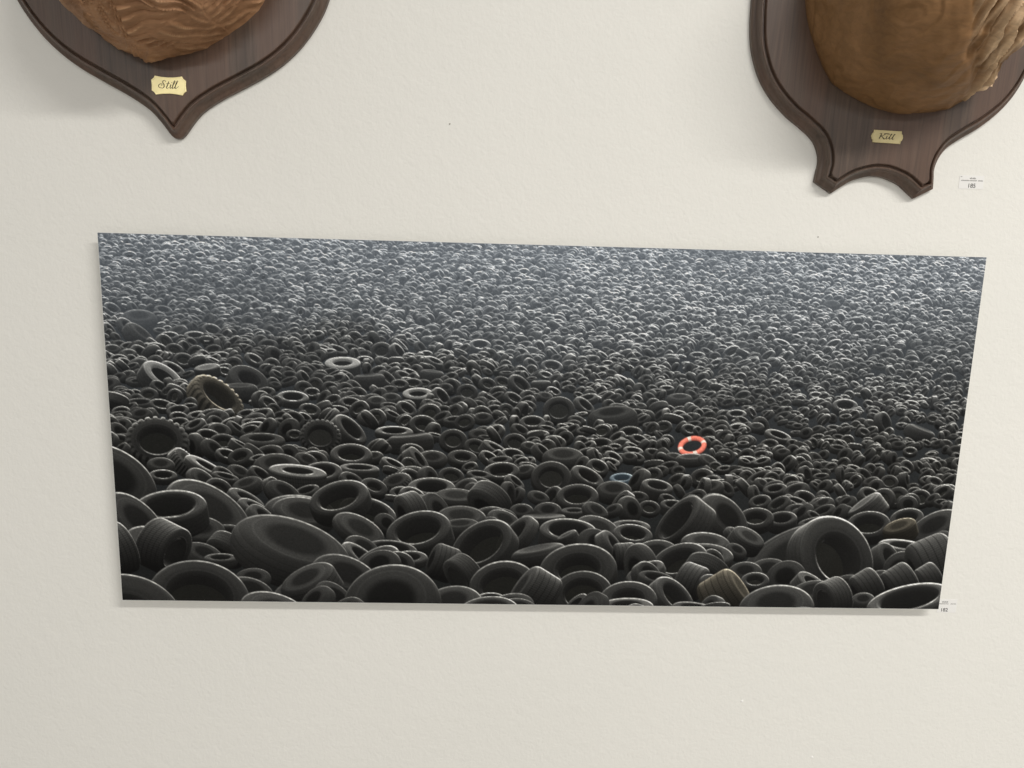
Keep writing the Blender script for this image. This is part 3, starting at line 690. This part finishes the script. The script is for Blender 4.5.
        gr=np.where(flat,np.where(qx>qy,np.sign(rho-rc),0),gr);gh=np.where(flat,np.where(qx>qy,0,np.sign(h)),gh)
        ir=1/np.maximum(rho,1e-4)
        ax,ay,az=(X-h*n[0])*ir,(Y-h*n[1])*ir,(Z-h*n[2])*ir
        Nx=gr*ax+gh*n[0];Ny=gr*ay+gh*n[1];Nz=gr*az+gh*n[2]
        # around-the-axis angle
        phi=np.arctan2(ax*e2[0]+ay*e2[1]+az*e2[2],ax*e1[0]+ay*e1[1]+az*e1[2])
        diff=np.maximum(0,Nx*SUN[0]+Ny*SUN[1]+Nz*SUN[2])
        fr=np.clip(1-np.abs(Nz),0,1)**1.7
        tread=(gr>.7);inner=(gr<-.5)
        big=r>14
        if big:
            f=np.ones_like(X)
            if 't' in k or r>60:
                g=np.abs(np.sin(h/w*math.pi*5.5))<.25
                z=np.sin(phi*70+np.sign(h)*np.abs(h/w)*9)
                f=np.where(tread,(np.where(g,.74,1)+.10*z) if 't' in k else np.where(g,.85,1),f)
            ring=np.sin((rho-ri)/(1-ri)*math.pi*5)*.03*(not solid)+np.where(np.abs(rho-(ri+.22*(1-ri) if not solid else .72))<.02,.14,0)
            f=f*(1+np.where(~tread,ring,0)); bead=np.where((rho<ri+.10*(1-ri)+.03)&(~inner)&(hit>.5),1.0,0)*np.clip(.5+.8*Ny+.9*(ay),0,1.4)
        else: f=1;bead=0
        amb=30*(1+.30*Ny)*(1+.12*(rng.random()-.5))*np.clip(1+.50*Y,.5,1.35)
        amb=np.where(inner,amb*.72,amb)
        if solid:
            rec=np.clip((rho-.40)/.22,0,1);rec=rec*rec*(3-2*rec)
            amb=amb*np.where(gh>.2,.50+.50*rec,1)
        else: amb=amb*np.where(tread|inner,1,.80+.38*np.clip((rho-ri)/(1-ri),0,1))
        if 'p' in k: amb=np.where((gh>.3)&(rho<.97),amb+46,amb)
        e=int(min(max(2,round(.035*r)),4));H2=hit.reshape(sh);up=np.zeros_like(H2);up[e:]=H2[:-e]
        if y0==0: up[:e]=1
        ga=math.radians(68+rng.normal()*16);nl=np.sqrt(Nx*Nx+Ny*Ny)+1e-4
        lobe=np.clip((Nx*math.cos(ga)+Ny*math.sin(ga))/nl,0,1)**5
        edge=(H2*(1-up)).ravel()*((.22+1.25*lobe) if r<40 else (.36+1.15*lobe))*(.75+.25*np.sin(phi*9+cx*7)*np.sin(phi*23+cy*5))
        rim=diff*fr
        val=amb*f+f*(lit*34*diff+(.2+lit)*80*rim)+22*lit*bead+np.where(tread,lit*f*f*34*np.clip(Ny,0,1)**2,0)+(.45+.55*min(lit,1.6))*(118 if big else 105)*edge
        if 'l' in k:   # tractor lugs stand on the outer rim
            lug=(np.sin(phi*24+h*5)<0)
            val=np.where((rho>.84)&lug,val*1.2+8*lit,np.where(rho>.84,val*.72,val))
        col=np.stack([val,val*1.0,val*.975],-1)
        if 'w' in k: col*=np.array([1.05,1.0,.91],np.float32)
        if 'b' in k: col=col*np.array([.97,1.03,1.08],np.float32)+np.array([14,20,25],np.float32)
        if 'r' in k:
            band=np.abs(((phi+.35)/(math.pi/2)+8)%1-.5)>.40
            sh_=np.clip(.62+.30*Ny+.25*Nz,.35,1.1)[:,None]
            col=np.where(band[:,None],np.array([226,208,196]),np.array([228,124,106]))*sh_+10*diff[:,None]
        # hole: what lies inside is dark
        t=-xyn/max(n[2],.05);rh=np.sqrt(np.maximum(xy2+t*t,0))
        hm=((rh<ri+.06)&(hit<.5)).astype(np.float32)*(.88 if 'r' not in k else .0)
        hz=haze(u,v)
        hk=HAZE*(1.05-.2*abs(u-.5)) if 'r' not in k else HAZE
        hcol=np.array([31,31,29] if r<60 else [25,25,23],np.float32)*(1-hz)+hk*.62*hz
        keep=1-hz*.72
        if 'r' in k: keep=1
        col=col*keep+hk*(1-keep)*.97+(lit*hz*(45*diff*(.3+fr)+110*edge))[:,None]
        sub=img[y0:y1,x0:x1].reshape(-1,3)
        # hole tone first, then the tyre, laid over what lies behind
        hm=hm[:,None];al=hit[:,None]
        sub=sub*(1-hm)+hcol*hm
        sub=sub*(1-al)+col*al
        img[y0:y1,x0:x1]=sub.reshape(sh+(3,))
    # ---- the field: the listed tyres plus a scatter that fills the heap
    def rad(u,v):
        r=np.interp(v,[0,.15,.3,.45,.6,.72,.85,1],[.66,.80,1.08,1.45,1.95,2.7,3.5,4.2])
        if v>.3: r*=1-.28*sst(.45,1,u)*(1-sst(.72,.85,v))
        r*=1+.22*(1-sst(.3,.6,u))*sst(.2,.3,v)*(1-sst(.5,.65,v))
        return r
    hand=[tuple(x) for x in TYRES]
    items=[(c[1]+(.30-.75*('d' in c[8])+.6*('f' in c[8]))*c[2],c) for c in hand]
    v=-.01
    while v<1.03:
        u=-.01
        r=rad(.5,max(v,0))
        while u<1.01:
            uu=min(max(u,0),1);rr=rad(uu,max(v,0))*rng.choice([.7,.85,1,1.1,1.35],p=[.2,.27,.3,.15,.08])
            x=u*PW+rng.normal()*r*.5;y=v*PH+rng.normal()*r*.45
            ok=True
            for hx,hy,hR,ha,*_ in hand:
                dx=(x-hx)/hR;dy=(y-hy)/(hR*max(ha,.5))
                if dx*dx+dy*dy<(1.45 if hR<3.6 else 1.0) and (dy<.62 or hR<3.6 or hR<1.5 or 'r' in _[-1] or 'l' in _[-1]): ok=False;break
            if ok:
                q=rng.random()
                if q<.5: a,th=rng.uniform(.2,.6),rng.normal(90,22)
                elif q<.8: a,th=rng.uniform(.4,.9),rng.uniform(20,160)
                else: a,th=rng.uniform(.1,.5),rng.uniform(0,360)
                lit=(.40+1.3*rng.random()**1.8)*(.55+.9*n1(uu,min(max(v,0),1)))*(.6+.8*n2(uu,min(max(v,0),1)))
                lit=min(lit*(1.15-.25*v),1.25)
                so=rng.random()<.22+.30*(v>.7)
                if so: a=max(a,.5);lit*=.55
                items.append((y+.15*rr,(x,y,rr,a,th,rng.uniform(.45,.8),(.3 if so else rng.uniform(.52,.64)),lit*(1-.2*(v>.7)),'t' if q>.86 and v>.5 else '')))
            u+=rad(uu,max(v,0))*1.25/PW
        v+=r*.62/PH
    items.sort(key=lambda t:t[0])
    for _,c in items: tyre(*c)
    out=img.reshape(Hp//SS,SS,Wp//SS,SS,3).mean((1,3))
    out=out*(1+.05*rng.normal(size=out.shape[:2]+(1,)))+1.2*rng.normal(size=out.shape[:2]+(1,))
    return np.clip(out,0,255),len(items)

# ------------------------------------------------------------------ label cards
def text_mesh(name, body, size, bold=0.0):
    cu = bpy.data.curves.new(name, 'FONT')
    cu.body = body; cu.size = size; cu.align_x = 'CENTER'; cu.align_y = 'CENTER'
    cu.offset = bold; cu.extrude = 0.00006
    ob = bpy.data.objects.new(name, cu); COL.objects.link(ob)
    bpy.context.view_layer.update()
    me = bpy.data.meshes.new_from_object(ob.evaluated_get(bpy.context.evaluated_depsgraph_get()))
    bpy.data.objects.remove(ob, do_unlink=True); bpy.data.curves.remove(cu)
    me.name = name
    me.transform(Matrix.Rotation(math.radians(90), 4, 'X'))
    return me

def ink_line(name, runs, z, h):
    """a line of print too small to read: short upright flecks in word-like runs"""
    vs, fs = [], []
    for x0, x1 in runs:
        x = x0; i = 0
        while x < x1:
            w = 0.0005 + 0.0003 * ((i * 7) % 3) / 2; hh = h * (0.7 + 0.3 * ((i * 5) % 4) / 3)
            b = len(vs)
            vs += [(x, -0.00055, z), (x + w, -0.00055, z), (x + w, -0.00055, z + hh), (x, -0.00055, z + hh), (x, -0.0004, z), (x + w, -0.0004, z), (x + w, -0.0004, z + hh), (x, -0.0004, z + hh)]
            fs += [(b, b + 1, b + 2, b + 3), (b, b + 4, b + 5, b + 1), (b + 1, b + 5, b + 6, b + 2), (b + 2, b + 6, b + 7, b + 3), (b + 3, b + 7, b + 4, b)]
            x += w + 0.00035; i += 1
    return mesh(name, vs, fs)

def label_card(x, z, w, h, number, nx, lines, label):
    root = empty('label_card', (x, 0.0, z))
    tag(root, label, 'label', 'numbered paper labels on the wall')
    link('card', box_mesh('card', -w / 2, w / 2, -0.00045, 0.0, -h / 2, h / 2), MAT['paper'], root)
    t = link('number', text_mesh('number', number, 0.0098, 0.00007), MAT['ink'], root)
    t.location = (nx, -0.00055, -h / 2 + 0.0052)
    tag(t, 'bold number ' + number)
    for runs, lz, lh, mt in lines:
        link('print_line', ink_line('print_line', runs, lz, lh), MAT[mt], root)
    return root

label_card(0.7197, 1.6706, 0.0430, 0.0225, '185', 0.0010, [([(-0.0035, 0.0000), (0.0010, 0.0062)], 0.0052, 0.0028, 'ink_faint'),
           ([(-0.0185, -0.0040), (-0.0030, 0.0085), (0.0110, 0.0195)], 0.0018, 0.0020, 'ink_faint'), ([(-0.0200, -0.0170)], 0.0082, 0.0016, 'ink_faint')],
           'small white paper label printed 185 below the notched trophy plaque')
label_card(0.7800, 0.8912, 0.0370, 0.0270, '182', -0.0048, [([(-0.0110, 0.0010)], 0.0070, 0.0026, 'ink_faint'), ([(-0.0165, 0.0015), (0.0060, 0.0165)], 0.0035, 0.0018, 'ink_faint')],
           'small white paper label printed 182 at the corner of the tyre photograph')

# ------------------------------------------------------------------ the large photograph of a tyre heap
PRINT_W, PRINT_H, PANEL_Z = 1.500, 0.6493, 1.22
panel = empty('photo_panel', (0.0, 0.0, PANEL_Z))
tag(panel, 'wide frameless photograph of countless black tyres and one orange life ring', 'picture')
link('backing_board', box_mesh('backing_board', -PRINT_W / 2 - 0.0006, PRINT_W / 2 + 0.0006, -0.0217, -0.0187, -PRINT_H / 2 - 0.0006, PRINT_H / 2 + 0.0006), MAT['board'], panel)
def batten(x0, x1, z0, z1): return link('hanging_batten', box_mesh('hanging_batten', x0, x1, -0.0187, 0.0, z0, z1), MAT['board'], panel)
batten(-0.62, 0.62, 0.22, 0.26); batten(-0.62, 0.62, -0.24, -0.20)
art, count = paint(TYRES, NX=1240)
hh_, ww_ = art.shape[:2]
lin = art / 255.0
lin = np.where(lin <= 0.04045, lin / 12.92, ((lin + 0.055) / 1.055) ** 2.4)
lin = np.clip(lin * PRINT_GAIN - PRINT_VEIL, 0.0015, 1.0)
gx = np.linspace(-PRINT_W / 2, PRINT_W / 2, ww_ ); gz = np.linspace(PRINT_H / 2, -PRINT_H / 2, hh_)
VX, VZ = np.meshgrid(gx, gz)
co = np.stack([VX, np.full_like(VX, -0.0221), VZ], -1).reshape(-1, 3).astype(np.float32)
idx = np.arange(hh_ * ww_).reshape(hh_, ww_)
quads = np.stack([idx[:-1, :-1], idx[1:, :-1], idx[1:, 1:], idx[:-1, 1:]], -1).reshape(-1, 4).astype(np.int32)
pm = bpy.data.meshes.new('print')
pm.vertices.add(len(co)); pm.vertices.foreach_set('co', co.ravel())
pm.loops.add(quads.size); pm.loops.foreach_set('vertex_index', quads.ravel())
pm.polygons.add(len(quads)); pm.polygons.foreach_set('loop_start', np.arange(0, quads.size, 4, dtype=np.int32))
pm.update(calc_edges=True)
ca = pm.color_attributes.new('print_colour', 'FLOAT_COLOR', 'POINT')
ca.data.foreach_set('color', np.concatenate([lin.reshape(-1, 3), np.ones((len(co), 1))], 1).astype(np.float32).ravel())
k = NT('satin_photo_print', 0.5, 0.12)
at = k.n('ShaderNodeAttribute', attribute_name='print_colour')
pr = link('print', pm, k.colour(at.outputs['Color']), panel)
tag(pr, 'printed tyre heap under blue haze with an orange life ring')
